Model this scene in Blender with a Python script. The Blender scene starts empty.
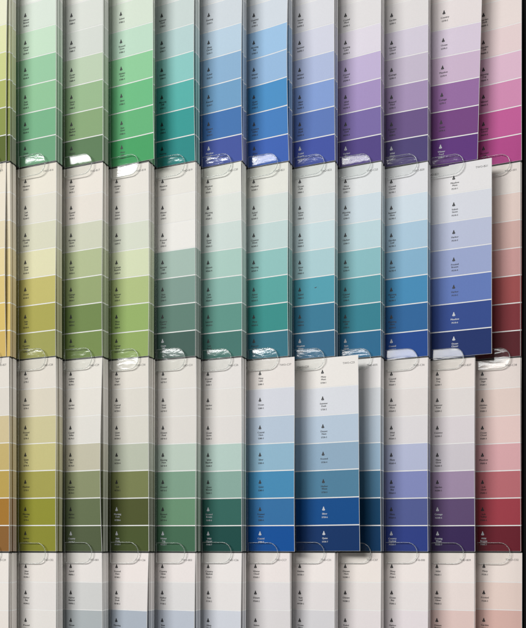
import bpy, bmesh, math, random
from mathutils import Matrix, Vector

S = bpy.context.scene
COL = S.collection
random.seed(11)

# ------------------------------------------------------------------ camera, world, lamps, exposure
cam = bpy.data.cameras.new('camera')
cam_o = bpy.data.objects.new('camera', cam)
COL.objects.link(cam_o)
cam_o.location = (0.0, -0.790, 0.0)
cam_o.rotation_euler = (math.radians(90), 0, 0)
cam.sensor_width = 36.0
cam.lens = 790 / 628 * 36.0
cam.shift_y = 226 / 628
cam.clip_start = 0.01
cam.clip_end = 50
S.camera = cam_o

w = bpy.data.worlds.new('World')
S.world = w
w.use_nodes = True
bg = w.node_tree.nodes['Background']
bg.inputs[0].default_value = (1.0, 0.99, 0.98, 1)
bg.inputs[1].default_value = 0.11


def lamp(name, loc, target, sx, sy, power, col):
    L = bpy.data.lights.new(name, 'AREA')
    L.shape = 'RECTANGLE'
    L.size, L.size_y = sx, sy
    L.energy = power
    L.color = col
    o = bpy.data.objects.new(name, L)
    COL.objects.link(o)
    o.location = loc
    d = Vector(target) - Vector(loc)
    o.rotation_euler = d.to_track_quat('-Z', 'Y').to_euler()
    return o


lamp('store_lamp', (-5.24, -3.67, 2.50), (0, 0, 0.0), 3.0, 1.3, 345, (0.985, 0.985, 0.98))
lamp('store_lamp', (-3.49, -5.37, 2.50), (0, 0, 0.0), 2.6, 1.3, 165, (0.985, 0.985, 0.98))
lamp('fill_lamp', (4.0, -2.3, 1.6), (0, 0, 0.0), 1.6, 1.6, 88, (0.985, 0.985, 0.98))  # unseen fill added on the right to brighten the edges of the packs

S.view_settings.view_transform = 'Standard'
S.view_settings.look = 'None'
S.view_settings.exposure = 0
S.view_settings.gamma = 1
S.render.engine = 'CYCLES'
S.cycles.use_denoising = True
S.cycles.max_bounces = 10
S.cycles.transparent_max_bounces = 16

# ------------------------------------------------------------------ sizes (metres; 1 mm = 1 photo pixel at the rack front)
MM = 0.001
W, H = 67.0, 194.0                 # a card
YAW = math.radians(-20.8)
PITCH = 46.55
ROW_Z = [379.5, 184.0, -11.5, -207.0]
SLOT_X = [9.3 + PITCH * k - 263.0 for k in range(12)]
EDGES = [0, 26, 53.6, 81.2, 108.8, 136.4, 164.4, 194.0]    # band limits from the bottom up
KEY = 0.97                          # light level a flat white reaches, used to turn seen colours into paint colours


def lin(c):
    c /= 255.0
    return c / 12.92 if c <= 0.04045 else ((c + 0.055) / 1.055) ** 2.4


def paint(rgb):
    v = [max(0.004, 0.985 * lin(c) ** 1.06 - 0.005) / KEY for c in rgb]
    y = 0.3 * v[0] + 0.59 * v[1] + 0.11 * v[2]
    t = min(1.0, max(0.0, (y - 0.45) / 0.25)); g = 1 + 0.045 * t * t * (3 - 2 * t)
    v = [a * g for a in v]
    return tuple(min(0.88, 0.99 * a + 0.01 * y) for a in v)


# ------------------------------------------------------------------ materials
def new_mat(name):
    m = bpy.data.materials.new(name)
    m.use_nodes = True
    nt = m.node_tree
    return m, nt, nt.nodes, nt.links


def mat_printed():
    m, nt, N, L = new_mat('printed_card')
    b = N['Principled BSDF']
    at = N.new('ShaderNodeAttribute'); at.attribute_name = 'ink'
    tc = N.new('ShaderNodeTexCoord')
    nz = N.new('ShaderNodeTexNoise'); nz.inputs['Scale'].default_value = 900; nz.inputs['Detail'].default_value = 3
    L.new(tc.outputs['Object'], nz.inputs['Vector'])
    rmp = N.new('ShaderNodeMapRange')
    rmp.inputs['To Min'].default_value = 0.98; rmp.inputs['To Max'].default_value = 1.02
    rmp.inputs['From Min'].default_value = 0.25; rmp.inputs['From Max'].default_value = 0.75
    L.new(nz.outputs['Fac'], rmp.inputs['Value'])
    mul = N.new('ShaderNodeVectorMath'); mul.operation = 'SCALE'
    L.new(at.outputs['Color'], mul.inputs[0]); L.new(rmp.outputs[0], mul.inputs['Scale'])
    L.new(mul.outputs[0], b.inputs['Base Color'])
    b.inputs['Roughness'].default_value = 0.55
    b.inputs['Specular IOR Level'].default_value = 0.08
    nz2 = N.new('ShaderNodeTexNoise'); nz2.inputs['Scale'].default_value = 60; nz2.inputs['Detail'].default_value = 6
    L.new(tc.outputs['Object'], nz2.inputs['Vector'])
    bp = N.new('ShaderNodeBump'); bp.inputs['Strength'].default_value = 0.07; bp.inputs['Distance'].default_value = 0.001
    L.new(nz2.outputs['Fac'], bp.inputs['Height']); L.new(bp.outputs[0], b.inputs['Normal'])
    return m


def mat_plain(name, col, rough=0.5, spec=0.3, bump=0.0, scale=400):
    m, nt, N, L = new_mat(name)
    b = N['Principled BSDF']
    b.inputs['Roughness'].default_value = rough
    b.inputs['Specular IOR Level'].default_value = spec
    tc = N.new('ShaderNodeTexCoord')
    nz = N.new('ShaderNodeTexNoise'); nz.inputs['Scale'].default_value = scale; nz.inputs['Detail'].default_value = 4
    L.new(tc.outputs['Object'], nz.inputs['Vector'])
    mx = N.new('ShaderNodeMix'); mx.data_type = 'RGBA'
    mx.inputs['A'].default_value = (*[c * 0.85 for c in col], 1)
    mx.inputs['B'].default_value = (*[c * 1.12 for c in col], 1)
    L.new(nz.outputs['Fac'], mx.inputs['Factor']); L.new(mx.outputs['Result'], b.inputs['Base Color'])
    if bump:
        bp = N.new('ShaderNodeBump'); bp.inputs['Strength'].default_value = bump; bp.inputs['Distance'].default_value = 0.0005
        L.new(nz.outputs['Fac'], bp.inputs['Height']); L.new(bp.outputs[0], b.inputs['Normal'])
    return m


def mat_acrylic():
    """clear thin plastic: see-through face with a Fresnel reflection broken up by moulding ripples"""
    m, nt, N, L = new_mat('clear_acrylic')
    N.remove(N['Principled BSDF'])
    out = N['Material Output']
    tr = N.new('ShaderNodeBsdfTransparent'); tr.inputs[0].default_value = (0.985, 0.99, 0.985, 1)
    gl = N.new('ShaderNodeBsdfGlossy'); gl.inputs['Roughness'].default_value = 0.095
    gl.inputs['Color'].default_value = (0.8, 0.8, 0.8, 1)
    tc = N.new('ShaderNodeTexCoord')
    oi = N.new('ShaderNodeObjectInfo')
    add = N.new('ShaderNodeVectorMath'); add.operation = 'ADD'
    sc = N.new('ShaderNodeVectorMath'); sc.operation = 'SCALE'; sc.inputs['Scale'].default_value = 7.0
    L.new(oi.outputs['Location'], sc.inputs[0])
    L.new(tc.outputs['Object'], add.inputs[0]); L.new(sc.outputs[0], add.inputs[1])
    mp = N.new('ShaderNodeMapping'); mp.inputs['Scale'].default_value = (1.0, 1.0, 2.6)
    L.new(add.outputs[0], mp.inputs['Vector'])
    nz = N.new('ShaderNodeTexNoise'); nz.inputs['Scale'].default_value = 85; nz.inputs['Detail'].default_value = 1.5
    nz.inputs['Distortion'].default_value = 0.6
    L.new(mp.outputs[0], nz.inputs['Vector'])
    bp = N.new('ShaderNodeBump'); bp.inputs['Strength'].default_value = 0.12; bp.inputs['Distance'].default_value = 0.001
    L.new(nz.outputs['Fac'], bp.inputs['Height'])
    L.new(bp.outputs[0], gl.inputs['Normal'])
    lw = N.new('ShaderNodeLayerWeight'); lw.inputs['Blend'].default_value = 0.5
    pw = N.new('ShaderNodeMath'); pw.operation = 'POWER'; pw.inputs[1].default_value = 5
    L.new(lw.outputs['Facing'], pw.inputs[0])
    fr = N.new('ShaderNodeMath'); fr.operation = 'MULTIPLY_ADD'; fr.inputs[1].default_value = 0.96; fr.inputs[2].default_value = 0.024
    L.new(pw.outputs[0], fr.inputs[0])
    mx = N.new('ShaderNodeMixShader')
    L.new(fr.outputs[0], mx.inputs[0]); L.new(tr.outputs[0], mx.inputs[1]); L.new(gl.outputs[0], mx.inputs[2])
    L.new(mx.outputs[0], out.inputs['Surface'])
    return m


def mat_acrylic_edge():
    m, nt, N, L = new_mat('acrylic_edge')
    b = N['Principled BSDF']
    b.inputs['Base Color'].default_value = (0.86, 0.89, 0.87, 1)
    b.inputs['Transmission Weight'].default_value = 0.86
    b.inputs['IOR'].default_value = 1.49
    b.inputs['Roughness'].default_value = 0.12
    return m


M_PRINT = mat_printed()
M_DARK = mat_plain('dark_lettering', (0.010, 0.010, 0.012))
M_PALE = mat_plain('pale_lettering', (0.55, 0.57, 0.60))
M_BLACK = mat_plain('black_board', (0.008, 0.008, 0.009), 0.55, 0.25, 0.3, 700)
M_FLOOR = mat_plain('smoked_plastic', (0.012, 0.013, 0.013), 0.35, 0.3)
M_CLEAR = mat_acrylic()
M_EDGE = mat_acrylic_edge()


# ------------------------------------------------------------------ helpers
def tag(o, label=None, cat=None, group=None, kind=None):
    for k, v in (('label', label), ('category', cat), ('group', group), ('kind', kind)):
        if v:
            o[k] = v
    return o


def link(name, me, parent=None):
    o = bpy.data.objects.new(name, me)
    COL.objects.link(o)
    if parent:
        o.parent = parent
    return o


def box_mesh(name, lo, hi, mats, bevel=0.0, pick=None):
    bm = bmesh.new()
    bmesh.ops.create_cube(bm, size=1)
    for v in bm.verts:
        v.co = Vector([(lo[i] + hi[i]) / 2 + v.co[i] * (hi[i] - lo[i]) for i in range(3)])
    if bevel:
        bmesh.ops.bevel(bm, geom=list(bm.edges), offset=bevel, segments=2, profile=0.5, affect='EDGES')
    bm.normal_update()
    if pick:
        for f in bm.faces:
            f.material_index = pick(f)
    me = bpy.data.meshes.new(name)
    bm.to_mesh(me); bm.free()
    for m in mats:
        me.materials.append(m)
    return me


class Bend:
    """how one card is warped: local x runs left from its right edge (0) to -W, z up, -y is the printed side"""
    def __init__(s, a=0.0, b=0.0, c=0.0, ph=0.0):
        s.a, s.b, s.c, s.ph = a, b, c, ph

    def __call__(s, u, v, d):
        t = u / W
        lift = s.a * math.sin(math.pi * v / H) * t * t + s.b * t ** 4 * math.sin(math.pi * (1.6 * v / H + s.ph)) \
            + s.c * max(0.0, v / H - 0.45) ** 2 * t * t * 4
        return Vector(((u - W) * MM, -(d + lift) * MM, v * MM))


def slab(bend, u0, u1, v0, v1, d0, d1, ink, nu=10, nv=None, edge_ink=None):
    """a warped thin slab between depths d0 (back) and d1 (front), its colour kept in the 'ink' attribute"""
    nv = nv or max(2, int((v1 - v0) / 8))
    bm = bmesh.new()
    lay = bm.loops.layers.float_color.new('ink')
    g = {}
    for k, d in enumerate((d0, d1)):
        for i in range(nu + 1):
            for j in range(nv + 1):
                g[k, i, j] = bm.verts.new(bend(u0 + (u1 - u0) * i / nu, v0 + (v1 - v0) * j / nv, d))

    def face(vs, c):
        f = bm.faces.new(vs)
        for l in f.loops:
            l[lay] = (*c, 1)
        return f
    e = edge_ink or ink
    for i in range(nu):
        for j in range(nv):
            f = face((g[1, i, j], g[1, i + 1, j], g[1, i + 1, j + 1], g[1, i, j + 1]), ink); f.smooth = True
            f = face((g[0, i, j], g[0, i, j + 1], g[0, i + 1, j + 1], g[0, i + 1, j]), ink); f.smooth = True
    for i in range(nu):
        face((g[0, i, 0], g[0, i + 1, 0], g[1, i + 1, 0], g[1, i, 0]), e)
        face((g[0, i, nv], g[1, i, nv], g[1, i + 1, nv], g[0, i + 1, nv]), e)
    for j in range(nv):
        face((g[0, 0, j], g[1, 0, j], g[1, 0, j + 1], g[0, 0, j + 1]), e)
        face((g[0, nu, j], g[0, nu, j + 1], g[1, nu, j + 1], g[1, nu, j]), e)
    for ed in bm.edges:
        if any(not f.smooth for f in ed.link_faces):
            ed.smooth = False
    return bm


def to_mesh(bm, name, mat):
    me = bpy.data.meshes.new(name)
    bm.to_mesh(me); bm.free()
    me.materials.append(mat)
    return me


# ---- lettering: flat letters from the built-in font, warped with the card
TXT_CACHE = {}
_cur = bpy.data.curves.new('type', 'FONT')
_cur_o = bpy.data.objects.new('type', _cur)
COL.objects.link(_cur_o)
_cur.resolution_u = 2
_cur.align_x = 'CENTER'
_cur.offset = 0.0


def text_polys(s, align='CENTER'):
    if (s, align) not in TXT_CACHE:
        _cur.body = s
        _cur.align_x = align
        _cur.size = 1.0
        bpy.context.view_layer.update()
        me = _cur_o.to_mesh()
        vs = [(v.co.x, v.co.y) for v in me.vertices]
        fs = [tuple(p.vertices) for p in me.polygons]
        _cur_o.to_mesh_clear()
        TXT_CACHE[s, align] = (vs, fs)
    return TXT_CACHE[s, align]


def drop_outline():
    """little pot-bellied drop, 3.7 mm wide and 5 mm tall, as right half (x, z)"""
    return [(0, 2.5), (0.35, 2.2), (0.55, 1.7), (0.62, 1.2), (0.75, 0.7), (0.95, 0.2), (1.2, -0.4), (1.6, -0.95), (1.7, -1.5),
            (1.4, -2.05), (0.7, -2.3), (0, -2.25)]


def lettering_mesh(bend, uc, vtop, lines, code, mat, icon=True, vmin=-1.0):
    vs, fs = [], []
    D = 0.26

    def put(pts, faces):
        b = len(vs)
        vs.extend(bend(u, v, D + 0.02 * (len(fs) % 7) / 7) for u, v in pts)
        fs.extend(tuple(b + i for i in f) for f in faces)
    y = vtop
    if icon:
        h = [(x * 0.88, z * 0.86) for x, z in drop_outline()]
        n = len(h)
        inner = [(0.16 * x, -1.1 + 0.16 * (z + 1.1)) for x, z in h]        # the clear spot in the belly
        ptsR = [(uc + x, y + z) for x, z in h] + [(uc + x, y + z) for x, z in inner]
        ptsL = [(uc - x, y + z) for x, z in h] + [(uc - x, y + z) for x, z in inner]
        q = [(i, i + 1, n + i + 1, n + i) for i in range(n - 1)]
        put(ptsR, [f[::-1] for f in q]); put(ptsL, q)
    y -= 6.0
    for s in lines + [code]:
        if s == code:
            y -= 0.9
        if y < vmin:
            break
        p, f = text_polys(s)
        size = 2.45 if s != code else 2.25
        for k in (0, 1):                                # struck twice, a hair apart: the bold face of the print
            put([(uc + 1.0 + a * size + 0.13 * k, y + b * size) for a, b in p], f)
        y -= 2.55
    me = bpy.data.meshes.new('lettering')
    me.from_pydata(vs, [], fs)
    me.materials.append(mat)
    return me


WORDS_A = ['Silver', 'Misty', 'Quiet', 'Morning', 'Velvet', 'Garden', 'Distant', 'Harbor', 'Meadow', 'Frosted', 'Country', 'Ocean',
           'Winter', 'Soft', 'Pressed', 'Rain', 'Wild', 'Summer', 'Faded', 'Evening', 'Crystal', 'Cottage', 'Hidden', 'Coastal']
WORDS_B = ['Sage', 'Fog', 'Petal', 'Breeze', 'Shadow', 'Lake', 'Linen', 'Leaf', 'Valley', 'Cloud', 'Stone', 'Glow', 'Dusk', 'Moss',
           'Wave', 'Hill', 'Pearl', 'Haze', 'Field', 'Path', 'Bay', 'Clover']


def hue_name(rgb):
    r, g, b = [c / 255 for c in rgb]
    mx, mn = max(r, g, b), min(r, g, b)
    lum = 0.3 * r + 0.59 * g + 0.11 * b
    sat = (mx - mn) / max(mx, 0.01)
    tone = 'near-white' if lum > 0.80 else 'pale' if lum > 0.68 else 'mid' if lum > 0.42 else 'dark'
    if sat < 0.06:
        return tone + ' grey' if tone != 'near-white' else 'near-white'
    d = mx - mn
    if mx == r: h = ((g - b) / d) % 6
    elif mx == g: h = (b - r) / d + 2
    else: h = (r - g) / d + 4
    h *= 60
    n = ('red' if h < 15 or h > 345 else 'tan' if h < 45 else 'yellow-green' if h < 80 else 'green' if h < 155 else 'teal' if h < 190
         else 'blue' if h < 232 else 'violet' if h < 275 else 'purple' if h < 310 else 'pink')
    return tone + ' ' + n


# ------------------------------------------------------------------ the colours: 4 rows of 12 cards, seven bands each (top to bottom)
G2, G3 = (226, 224, 218), (222, 222, 214)
ROWS = [
 [  # top row
  ('pale lime to olive', [(224,222,208),(222,222,198),(214,216,170),(198,203,140),(172,178,105),(140,150,80),(95,108,50)]),
  ('mint to leaf green', [(224,228,220),(208,218,207),(192,216,193),(152,197,162),(145,192,152),(122,177,138),(112,164,127)]),
  ('greyish sage green', [(222,222,215),(210,213,206),(206,210,203),(186,202,177),(153,182,142),(138,166,122),(98,128,92)]),
  ('vivid emerald green', [(218,226,212),(206,217,202),(186,213,193),(144,200,154),(112,186,133),(104,178,124),(76,162,103)]),
  ('aqua to deep teal', [(212,218,214),(196,207,204),(180,204,203),(140,196,191),(90,175,168),(60,155,150),(48,140,137)]),
  ('powder blue to indigo blue', [(212,216,218),(201,208,213),(182,202,217),(142,176,205),(116,160,195),(74,120,176),(74,91,160)]),
  ('sky blue to royal blue', [(214,218,220),(202,209,216),(157,191,221),(151,183,215),(79,145,195),(74,130,190),(68,104,180)]),
  ('periwinkle blue', [(218,217,219),(212,212,216),(205,206,218),(175,186,215),(134,159,208),(99,125,184),(73,89,164)]),
  ('lavender to violet', [(222,218,217),(216,213,213),(215,209,218),(192,178,209),(166,147,191),(126,111,166),(90,76,136)]),
  ('greyish mauve to dark violet', [(222,217,214),(216,212,211),(206,199,211),(194,184,200),(165,146,180),(112,92,137),(86,76,122)]),
  ('lilac to plum purple', [(226,217,214),(220,212,211),(209,197,211),(200,179,200),(151,112,161),(122,77,132),(101,62,127)]),
  ('pink to magenta', [(227,215,208),(222,210,206),(220,201,201),(215,181,199),(205,141,176),(192,98,152),(178,80,139)]),
 ],
 [  # second row
  ('cream to golden yellow', [(224,216,200),(223,214,197),(218,206,176),(220,203,155),(214,192,128),(214,188,112),(206,178,104)]),
  ('straw yellow to olive', [(223,218,205),(216,213,200),(209,208,186),(215,212,176),(191,183,112),(170,165,87),(160,160,92)]),
  ('putty to moss green', [(224,218,209),(220,214,205),(201,203,183),(176,186,146),(150,165,116),(116,137,82),(122,142,84)]),
  ('soft white to apple green', [(222,218,210),(218,216,208),(208,212,196),(206,213,180),(175,190,132),(150,175,106),(148,170,102)]),
  ('white to dark spruce green', [(222,219,212),(223,221,215),(225,223,218),(165,186,176),(130,156,146),(100,131,119),(75,101,93)]),
  ('seafoam to pine green', [(222,222,214),(214,218,212),(200,212,207),(170,200,190),(138,179,169),(98,149,137),(75,121,113)]),
  ('aqua to strong teal', [(220,220,212),(206,214,210),(190,208,206),(145,191,187),(92,165,160),(62,144,139),(62,120,135)]),
  ('ice blue to bright turquoise blue', [(216,218,215),(206,214,215),(195,212,215),(170,201,205),(88,160,175),(64,126,152),(60,110,140)]),
  ('pale aqua to ocean blue', [(216,218,218),(200,212,218),(185,207,212),(140,186,191),(90,156,166),(60,131,146),(54,111,146)]),
  ('baby blue to cobalt blue', [(216,216,218),(200,212,220),(170,196,213),(135,176,201),(75,141,181),(54,106,156),(45,80,146)]),
  ('grey-violet to navy blue', [(220,218,218),(208,210,217),(184,190,211),(156,167,202),(104,126,183),(60,82,143),(44,60,110)]),
  ('blush to brick red', [(223,215,209),(220,201,193),(206,174,167),(200,156,153),(160,86,86),(130,61,66),(95,46,51)]),
 ],
 [  # third row
  ('sand to caramel brown', [(219,213,204),(215,209,199),(205,190,151),(195,175,116),(185,160,87),(165,121,53),(140,101,57)]),
  ('ivory to acid yellow-green', [(218,212,202),(212,205,188),(201,194,152),(195,188,132),(164,159,86),(145,145,57),(140,140,57)]),
  ('beige to fern grey-green', [(221,217,209),(218,214,206),(215,212,205),(192,188,168),(140,146,112),(106,117,86),(90,100,74)]),
  ('off-white to dark army green', [(219,214,205),(214,210,201),(211,208,198),(185,190,173),(124,130,86),(84,90,52),(80,91,53)]),
  ('stone white to bottle green', [(219,215,208),(217,213,207),(215,211,205),(185,199,187),(129,160,139),(108,145,116),(74,110,86)]),
  ('white to dark pine teal', [(221,217,213),(219,215,210),(217,213,209),(180,201,193),(139,170,159),(58,105,96),(38,81,76)]),
  ('ice grey to bright royal blue', [(224,218,213),(207,209,216),(182,196,211),(146,181,201),(76,141,180),(60,116,164),(28,86,154)]),
  ('white to midnight blue', [(227,223,218),(212,214,219),(182,197,212),(147,172,192),(86,131,157),(20,82,140),(31,60,106)]),
  ('smoke blue to dark navy teal', [(224,221,219),(203,206,209),(180,193,205),(150,174,193),(76,116,142),(26,70,102),(28,64,100)]),
  ('lavender grey to ultramarine', [(223,217,213),(217,211,208),(214,210,211),(180,185,209),(134,141,187),(89,98,149),(56,71,136)]),
  ('warm grey to aubergine purple', [(221,213,207),(215,209,206),(211,204,206),(201,195,200),(160,141,166),(100,81,116),(66,51,91)]),
  ('rose to dark wine red', [(222,211,205),(219,201,193),(222,196,191),(214,168,171),(184,111,117),(159,69,79),(110,44,54)]),
 ],
 [  # bottom row, only the tops of its cards in view
  ('plain cream white', [(226,220,213),(225,219,212),(223,216,209),(200,188,172),(170,156,136),(130,116,98),(95,84,70)]),
  ('warm ivory white', [(223,217,211),(219,215,211),(219,215,210),(193,190,185),(150,148,142),(110,108,104),(80,78,76)]),
  ('white to cool silver grey', [(223,218,214),(204,204,202),(174,180,182),(140,148,154),(112,122,130),(84,94,104),(62,70,80)]),
  ('blush white to steel blue', [(227,219,215),(219,214,211),(172,180,190),(130,146,160),(98,116,134),(70,88,108),(52,66,86)]),
  ('pink white to pale slate', [(226,219,216),(214,212,211),(186,192,202),(146,158,176),(112,126,148),(82,96,120),(60,72,94)]),
  ('cream white to pale blue-grey', [(226,221,218),(221,217,215),(203,206,213),(160,168,184),(122,132,154),(90,100,124),(64,74,96)]),
  ('rosy white to dove grey', [(229,221,218),(219,215,215),(215,211,211),(184,181,184),(142,138,146),(104,100,110),(76,74,84)]),
  ('peach white to lilac grey', [(230,223,219),(219,214,213),(208,206,208),(172,166,174),(136,128,142),(100,92,108),(74,66,80)]),
  ('peach white with rose grey', [(229,221,215),(222,216,213),(220,213,213),(190,172,176),(154,134,142),(116,98,108),(84,70,80)]),
  ('shell white with lilac tint', [(229,221,217),(223,217,215),(221,213,215),(190,174,186),(156,136,154),(118,98,118),(86,68,88)]),
  ('pale peach to blush pink', [(230,220,215),(225,213,208),(219,195,189),(206,158,154),(180,124,122),(146,90,92),(110,66,70)]),
  ('peach to salmon pink', [(229,217,210),(224,204,195),(214,179,170),(204,150,142),(180,116,110),(150,86,82),(116,64,62)]),
 ],
]
ROW_WORD = ['top row', 'second row', 'third row', 'bottom row']
CODES = {(1, 10): 'TWO-B21', (1, 11): 'TWO-001', (1, 9): 'TWO-B20', (2, 7): 'TWO-C25', (2, 6): 'TWO-C37', (2, 5): 'THD-C26', (3, 1): 'THD-C02',
         (3, 3): 'THD-C26', (3, 5): 'THD-C26', (3, 6): 'THD-CC7', (3, 7): 'THD-C01', (3, 9): 'T-B-000', (3, 11): 'TWO-C02'}
# cards that do not sit square in their pocket: slide to the right in mm, roll in degrees, rise in mm
SHIFT = {(0, 3): (6.0, -0.4, 0.6), (0, 10): (2.8, 1.5, 0.5), (1, 10): (16.5, 0.0, 1.0), (2, 6): (6.5, 0.0, 0.0), (2, 7): (25.5, -0.5, 0.6),
         (0, 0): (-3.5, 0.6, 0), (1, 0): (-4.0, 0.0, 0), (3, 6): (1.5, 0, 0), (1, 11): (-0.6, 0, 0.0)}
STATE = {(0, 3): 'slid a little to the right', (1, 10): 'pulled out to the right over its neighbour',
         (2, 7): 'pulled far out over the next card', (2, 6): 'slid slightly to the right', (0, 10): 'tilted to the right'}
ORD = ['first', 'second', 'third', 'fourth', 'fifth', 'sixth', 'seventh', 'eighth', 'ninth', 'tenth', 'eleventh', 'twelfth']

# ------------------------------------------------------------------ the rack
rack = bpy.data.objects.new('display_rack', None)
COL.objects.link(rack)
rack.location = (0, 0.06, -0.21)
tag(rack, 'black display board and edge panel holding all the paint card pockets', 'display rack')


def rack_part(name, lo, hi, bev=0.001):
    o = link(name, box_mesh(name, [lo[i] * MM - rack.location[i] for i in range(3)], [hi[i] * MM - rack.location[i] for i in range(3)],
                            [M_BLACK], bev), rack)
    return o


rack_part('back_panel', (-340, 58, -230), (261.5, 66, 620))
rack_part('side_panel', (262.0, -6, -230), (300, 66, 620))


# ------------------------------------------------------------------ pocket meshes
def edge_pick(axis):
    def f(face):
        n = face.normal
        return 0 if abs(n[axis]) > 0.9 else 1
    return f


PLATE = box_mesh('back_plate', (-70 * MM, 12.3 * MM, -0.6 * MM), (0.9 * MM, 13.5 * MM, 192.0 * MM), [M_CLEAR, M_EDGE], 0.0003, edge_pick(1))
SHELF = box_mesh('shelf_strip', (-70 * MM, -0.35 * MM, -1.45 * MM), (0.6 * MM, 14.0 * MM, -0.35 * MM), [M_FLOOR], 0.0002)


TAB_UP = ['.fH.fhHhHhf.', '.........hh.', '............']
TAB_LO = ['...h.........', '...h.......h', '............']


def tab_mesh(w_, top, bot, tilt_up, tilt_lo, bow):
    """clear lip: a plate with a round right end, slightly creased along the shelf line"""
    x1 = -10.6
    x0 = x1 - w_
    h = top + bot
    zc = (top - bot) / 2
    r = h / 2 * 0.96
    out = [(x0, -bot), (x1 - r, -bot)]
    for k in range(1, 12):
        a = -math.pi / 2 + math.pi * k / 12
        out.append((x1 - r + r * math.cos(a), zc + h / 2 * math.sin(a)))
    out += [(x1 - r, top), (x0, top)]
    # horizontal slices so the plate can bow
    bm = bmesh.new()
    nz_ = 14
    zs = [-bot + h * (0.5 - 0.5 * math.cos(math.pi * k / nz_)) for k in range(nz_ + 1)]

    def right(z):
        s = max(0.0, 1 - ((z - zc) / (h / 2)) ** 2)
        return x1 - r + r * math.sqrt(s)

    def depth(z):
        return 1.9 + (tilt_up * z if z > 0 else -tilt_lo * z) + bow * (1 - ((z - zc) / (h / 2)) ** 2)
    nx = 9
    g = {}
    T = 1.0
    for s in (0, 1):
        for j, z in enumerate(zs):
            for i in range(nx + 1):
                t = i / nx
                x = x0 + (right(z) - x0) * t
                g[s, i, j] = bm.verts.new((x * MM, -(depth(z) + T * s) * MM, z * MM))
    for i in range(nx):
        for j in range(nz_):
            f = bm.faces.new((g[1, i, j], g[1, i + 1, j], g[1, i + 1, j + 1], g[1, i, j + 1])); f.smooth = True
            f = bm.faces.new((g[0, i, j], g[0, i, j + 1], g[0, i + 1, j + 1], g[0, i + 1, j])); f.smooth = True
    es = []
    for i in range(nx):
        es.append(bm.faces.new((g[0, i, 0], g[0, i + 1, 0], g[1, i + 1, 0], g[1, i, 0])))
        es.append(bm.faces.new((g[0, i, nz_], g[1, i, nz_], g[1, i + 1, nz_], g[0, i + 1, nz_])))
    for j in range(nz_):
        es.append(bm.faces.new((g[0, 0, j], g[1, 0, j], g[1, 0, j + 1], g[0, 0, j + 1])))
        es.append(bm.faces.new((g[0, nx, j], g[0, nx, j + 1], g[1, nx, j + 1], g[1, nx, j])))
    for f in es:
        f.material_index = 1
    for f in es:
        for e in f.edges:
            e.smooth = False
    bmesh.ops.remove_doubles(bm, verts=bm.verts, dist=1e-7)
    me = bpy.data.meshes.new('front_tab')
    bm.to_mesh(me); bm.free()
    me.materials.append(M_CLEAR); me.materials.append(M_EDGE)
    return me


def rim_mesh(me):
    """moulded bead round the lip: a thin tube along the plate's front outline"""
    bm = bmesh.new(); bm.from_mesh(me)
    loop = []
    ed = [e for e in bm.edges if len(e.link_faces) == 2 and {f.material_index for f in e.link_faces} == {0, 1}
          and min(f.normal.y for f in e.link_faces if f.material_index == 0) < -0.5]
    nxt = {}
    for e in ed:
        a, b = e.verts
        nxt.setdefault(a, []).append(b); nxt.setdefault(b, []).append(a)
    start = min(nxt, key=lambda v: (round(v.co.x, 6), v.co.z))
    path, prev, cur = [start.co.copy()], None, start
    while True:
        n = [q for q in nxt[cur] if q is not prev and not (prev is None and abs(q.co.x - cur.co.x) < 1e-6)]
        if not n:
            break
        prev, cur = cur, n[0]
        if cur is start:
            break
        path.append(cur.co.copy())
    top = max(p.z for p in path)
    keep = []
    for p in path:                                    # leave the hidden left end open
        keep.append(p)
        if p.z > top - 1e-6 and p.x <= start.co.x + 1e-6:
            break
    out = bmesh.new()
    rings = []
    R = 0.33 * MM
    for i, p in enumerate(keep):
        t = (keep[min(i + 1, len(keep) - 1)] - keep[max(i - 1, 0)]).normalized()
        n1 = Vector((0, -1, 0)); n2 = t.cross(n1).normalized()
        rings.append([out.verts.new(p + (n1 * math.cos(a) + n2 * math.sin(a)) * R) for a in [2 * math.pi * k / 8 for k in range(8)]])
    for a, b in zip(rings, rings[1:]):
        for k in range(8):
            f = out.faces.new((a[k], a[(k + 1) % 8], b[(k + 1) % 8], b[k])); f.smooth = True
    out.faces.new(rings[0]); out.faces.new(rings[-1][::-1])
    bmesh.ops.recalc_face_normals(out, faces=out.faces)
    bm.free()
    return to_mesh(out, 'rim', M_EDGE)


# ------------------------------------------------------------------ build every slot
def card_at(o, r, c, du=0.0, dd=0.0, roll=0.0, dz=0.0):
    """place a card: du mm along its own width, dd mm towards the viewer along its own normal"""
    e = Matrix.Rotation(YAW, 4, 'Z')
    p = Vector((SLOT_X[c] * MM, 0, ROW_Z[r] * MM)) + e @ Vector((du * MM, -dd * MM, dz * MM))
    o.location = p
    o.rotation_euler = (0, math.radians(roll), YAW)


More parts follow.
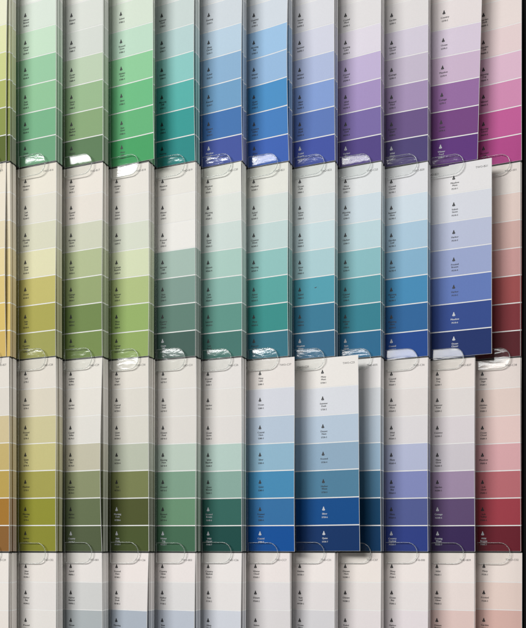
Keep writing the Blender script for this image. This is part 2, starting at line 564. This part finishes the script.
for r in range(4):
    for c in range(12):
        desc, bands = ROWS[r][c]
        inks = [paint(b) for b in bands]
        place = ROW_WORD[r]
        du, roll, dz = SHIFT.get((r, c), (random.uniform(-0.5, 0.5), random.uniform(-0.15, 0.15), random.uniform(-0.1, 0.15)))
        bend = Bend(random.choice([-0.3, 0.5, 1.4, 2.4, 3.4, 4.2]) * random.uniform(0.7, 1.1), random.uniform(-0.6, 0.9), random.uniform(-0.4, 0.9), random.random())
        if (r, c) in STATE:
            bend = Bend(1.2, 0.5, 0.9, 0.2)
        # ---- the front card: white stock, seven printed bands, each with its lettering
        paper = (0.78, 0.775, 0.755)
        card = link('paint_card', to_mesh(slab(bend, 0, W, 0, H, -0.25, 0.12, paper, 14, 24, (0.70, 0.69, 0.66)), 'paint_card', M_PRINT))
        state = STATE.get((r, c))
        lab = f'{desc} paint card {state}, {place}' if state else f'{desc} paint card at the front, {place}'
        tag(card, lab, 'paint card', 'paint cards at the front of the pockets')
        card_at(card, r, c, du, 0.0, roll, dz)
        fam = random.choice('MNPS') + str(random.randint(11, 79))
        used = set()
        for k in range(7):
            v1, v0 = EDGES[7 - k], EDGES[6 - k]
            light = k < 3
            gap = 0.40 if light else 0.52
            va = v0 + (gap if k < 6 else 0.15)
            vb = v1 - (gap if k > 0 else 0.15)
            band = link('color_band', to_mesh(slab(bend, 0.3, W - 0.28, va, vb, 0.121, 0.2, inks[k], 12), 'color_band', M_PRINT), card)
            tag(band, hue_name(bands[k]) + ' band')
            if (r, c, k) == (1, 7, 4):
                # a little scuff where the ink is scraped away
                pts = [(45.5, v0 + 17.0), (46.4, v0 + 16.3), (47.6, v0 + 16.6), (48.6, v0 + 17.8), (47.4, v0 + 17.3), (46.3, v0 + 17.2)]
                me = bpy.data.meshes.new('scuff'); me.from_pydata([bend(a, b, 0.24) for a, b in pts], [], [(0, 1, 5), (1, 2, 4, 5), (2, 3, 4)])
                me.materials.append(M_DARK); link('scuff', me, band)
            # lettering
            top_seen = (540 - (ROW_Z[r] + v0)) < 640 and (540 - (ROW_Z[r] + v1)) > -30
            if c == 0:
                top_seen = False                      # this card's lettering sits behind the frame edge
            if not top_seen:
                continue
            lum = 0.3 * inks[k][0] + 0.59 * inks[k][1] + 0.11 * inks[k][2]
            mat = M_PALE if lum < (0.095 if k < 6 else 0.13) else M_DARK
            if k == 0:
                vt, vm = v0 + 16.0, v0
            elif k == 6:
                vt, vm = v1 - 7.8, 6.0
            else:
                vt, vm = v1 - 10.8, v0
            lines = [random.choice(WORDS_A), random.choice(WORDS_B)]
            if random.random() < 0.35:
                lines = [random.choice(WORDS_A)]
            lt = link('lettering', lettering_mesh(bend, W - 37.0, vt, lines, f'{fam}0-{k + 1}', mat, True, vm), band)
        # header code in both upper corners
        code = CODES.get((r, c), random.choice(['TWO', 'THD']) + '-' + random.choice('BC') + f'{(r * 12 + c + 3) % 40:02d}')
        if r > 0:
            vs, fs = [], []
            for al, uu in (('RIGHT', W - 3.4), ('LEFT', 3.2)):
                p, f = text_polys(code, al)
                b = len(vs)
                vs += [bend(uu + a * 2.8, H - 8.0 + q * 2.8, 0.26) for a, q in p]
                fs += [tuple(b + i for i in t) for t in f]
            me = bpy.data.meshes.new('code_lettering'); me.from_pydata(vs, [], fs); me.materials.append(M_DARK)
            link('code_lettering', me, card)

        # ---- the cards packed behind it: one mesh, copied
        n_back = 5 if c <= 9 else 2 if c == 10 else 1
        bb = Bend(random.uniform(-0.25, 0.35), random.uniform(-0.25, 0.25), 0.1, random.random())
        bm_all = None
        for k in range(7):
            v1, v0 = EDGES[7 - k], EDGES[6 - k]
            e_ink = tuple(0.62 * a + 0.38 * b for a, b in zip(inks[k], (0.62, 0.61, 0.58)))
            pieces = [(v0 + 0.5 if k < 6 else v0, v1 - 0.5 if k else v1, inks[k], e_ink)]
            if k < 6:
                pieces.append((v0 - 0.5, v0 + 0.5, paper, (0.80, 0.80, 0.78)))
            for a, b, ink, ei in pieces:
                bm = slab(bb, 0, W, a, b, -1.85, 0.0, ink, 6, None if b - a > 2 else 1, ei)
                tmp = bpy.data.meshes.new('tmp'); bm.to_mesh(tmp); bm.free()
                if bm_all is None:
                    bm_all = bmesh.new()
                bm_all.from_mesh(tmp)
                bpy.data.meshes.remove(tmp)
        bmesh.ops.remove_doubles(bm_all, verts=bm_all.verts, dist=2e-6)
        # the faces between pieces are inside the card
        inner = [f for f in bm_all.faces if abs(f.normal.z) > 0.9 and 0.0005 < f.calc_center_median().z < (H - 0.5) * MM]
        bmesh.ops.delete(bm_all, geom=inner, context='FACES_ONLY')
        back_me = to_mesh(bm_all, 'paint_card', M_PRINT)
        first = None
        for i in range(n_back):
            if first is None:
                o = first = link('paint_card', back_me)
                tag(o, f'card packed behind the {desc} card, {place}', 'paint card', f'cards packed behind the {desc} card {place}')
            else:
                o = first.copy()
                COL.objects.link(o)
            card_at(o, r, c, random.uniform(-0.7, 0.5), -0.75 - i * 2.1, random.uniform(-0.12, 0.12), random.uniform(-0.1, 0.25))

        # ---- the clear pocket
        pk = bpy.data.objects.new('card_pocket', None)
        COL.objects.link(pk)
        pk.location = (SLOT_X[c] * MM, 0, ROW_Z[r] * MM)
        pk.rotation_euler = (0, 0, YAW)
        tag(pk, f'clear plastic pocket under the {desc} card, {place}', 'card pocket', 'clear card pockets on the rack')
        link('back_plate', PLATE, pk)
        link('shelf_strip', SHELF, pk)
        if r < 3:
            tw = random.uniform(-0.015, 0.015)
            # each lip is bent a little differently, so each catches the lamp in another way
            up = {'.': (-0.045, 0.01), 'f': (0.004, -0.022), 'h': (0.02, -0.03), 'H': (0.05, -0.05)}[TAB_UP[r][c]][min(r, 1)] if r < 2 else 0.0
            lo = {'.': (0.06, -0.01), 'h': (-0.004, 0.028), 'H': (-0.02, 0.05)}[TAB_LO[r][c]][min(r, 1)] if r < 2 else 0.0
            tb = link('front_tab', tab_mesh(31.7, random.uniform(8.3, 9.3), random.uniform(11.4, 12.6), up + random.uniform(-0.008, 0.008),
                                            lo + random.uniform(-0.008, 0.008), random.uniform(0.05, 0.15)), pk)
            tb.rotation_euler = (0, 0, tw)
            rim = link('rim', rim_mesh(tb.data), tb)

bpy.data.objects.remove(_cur_o)
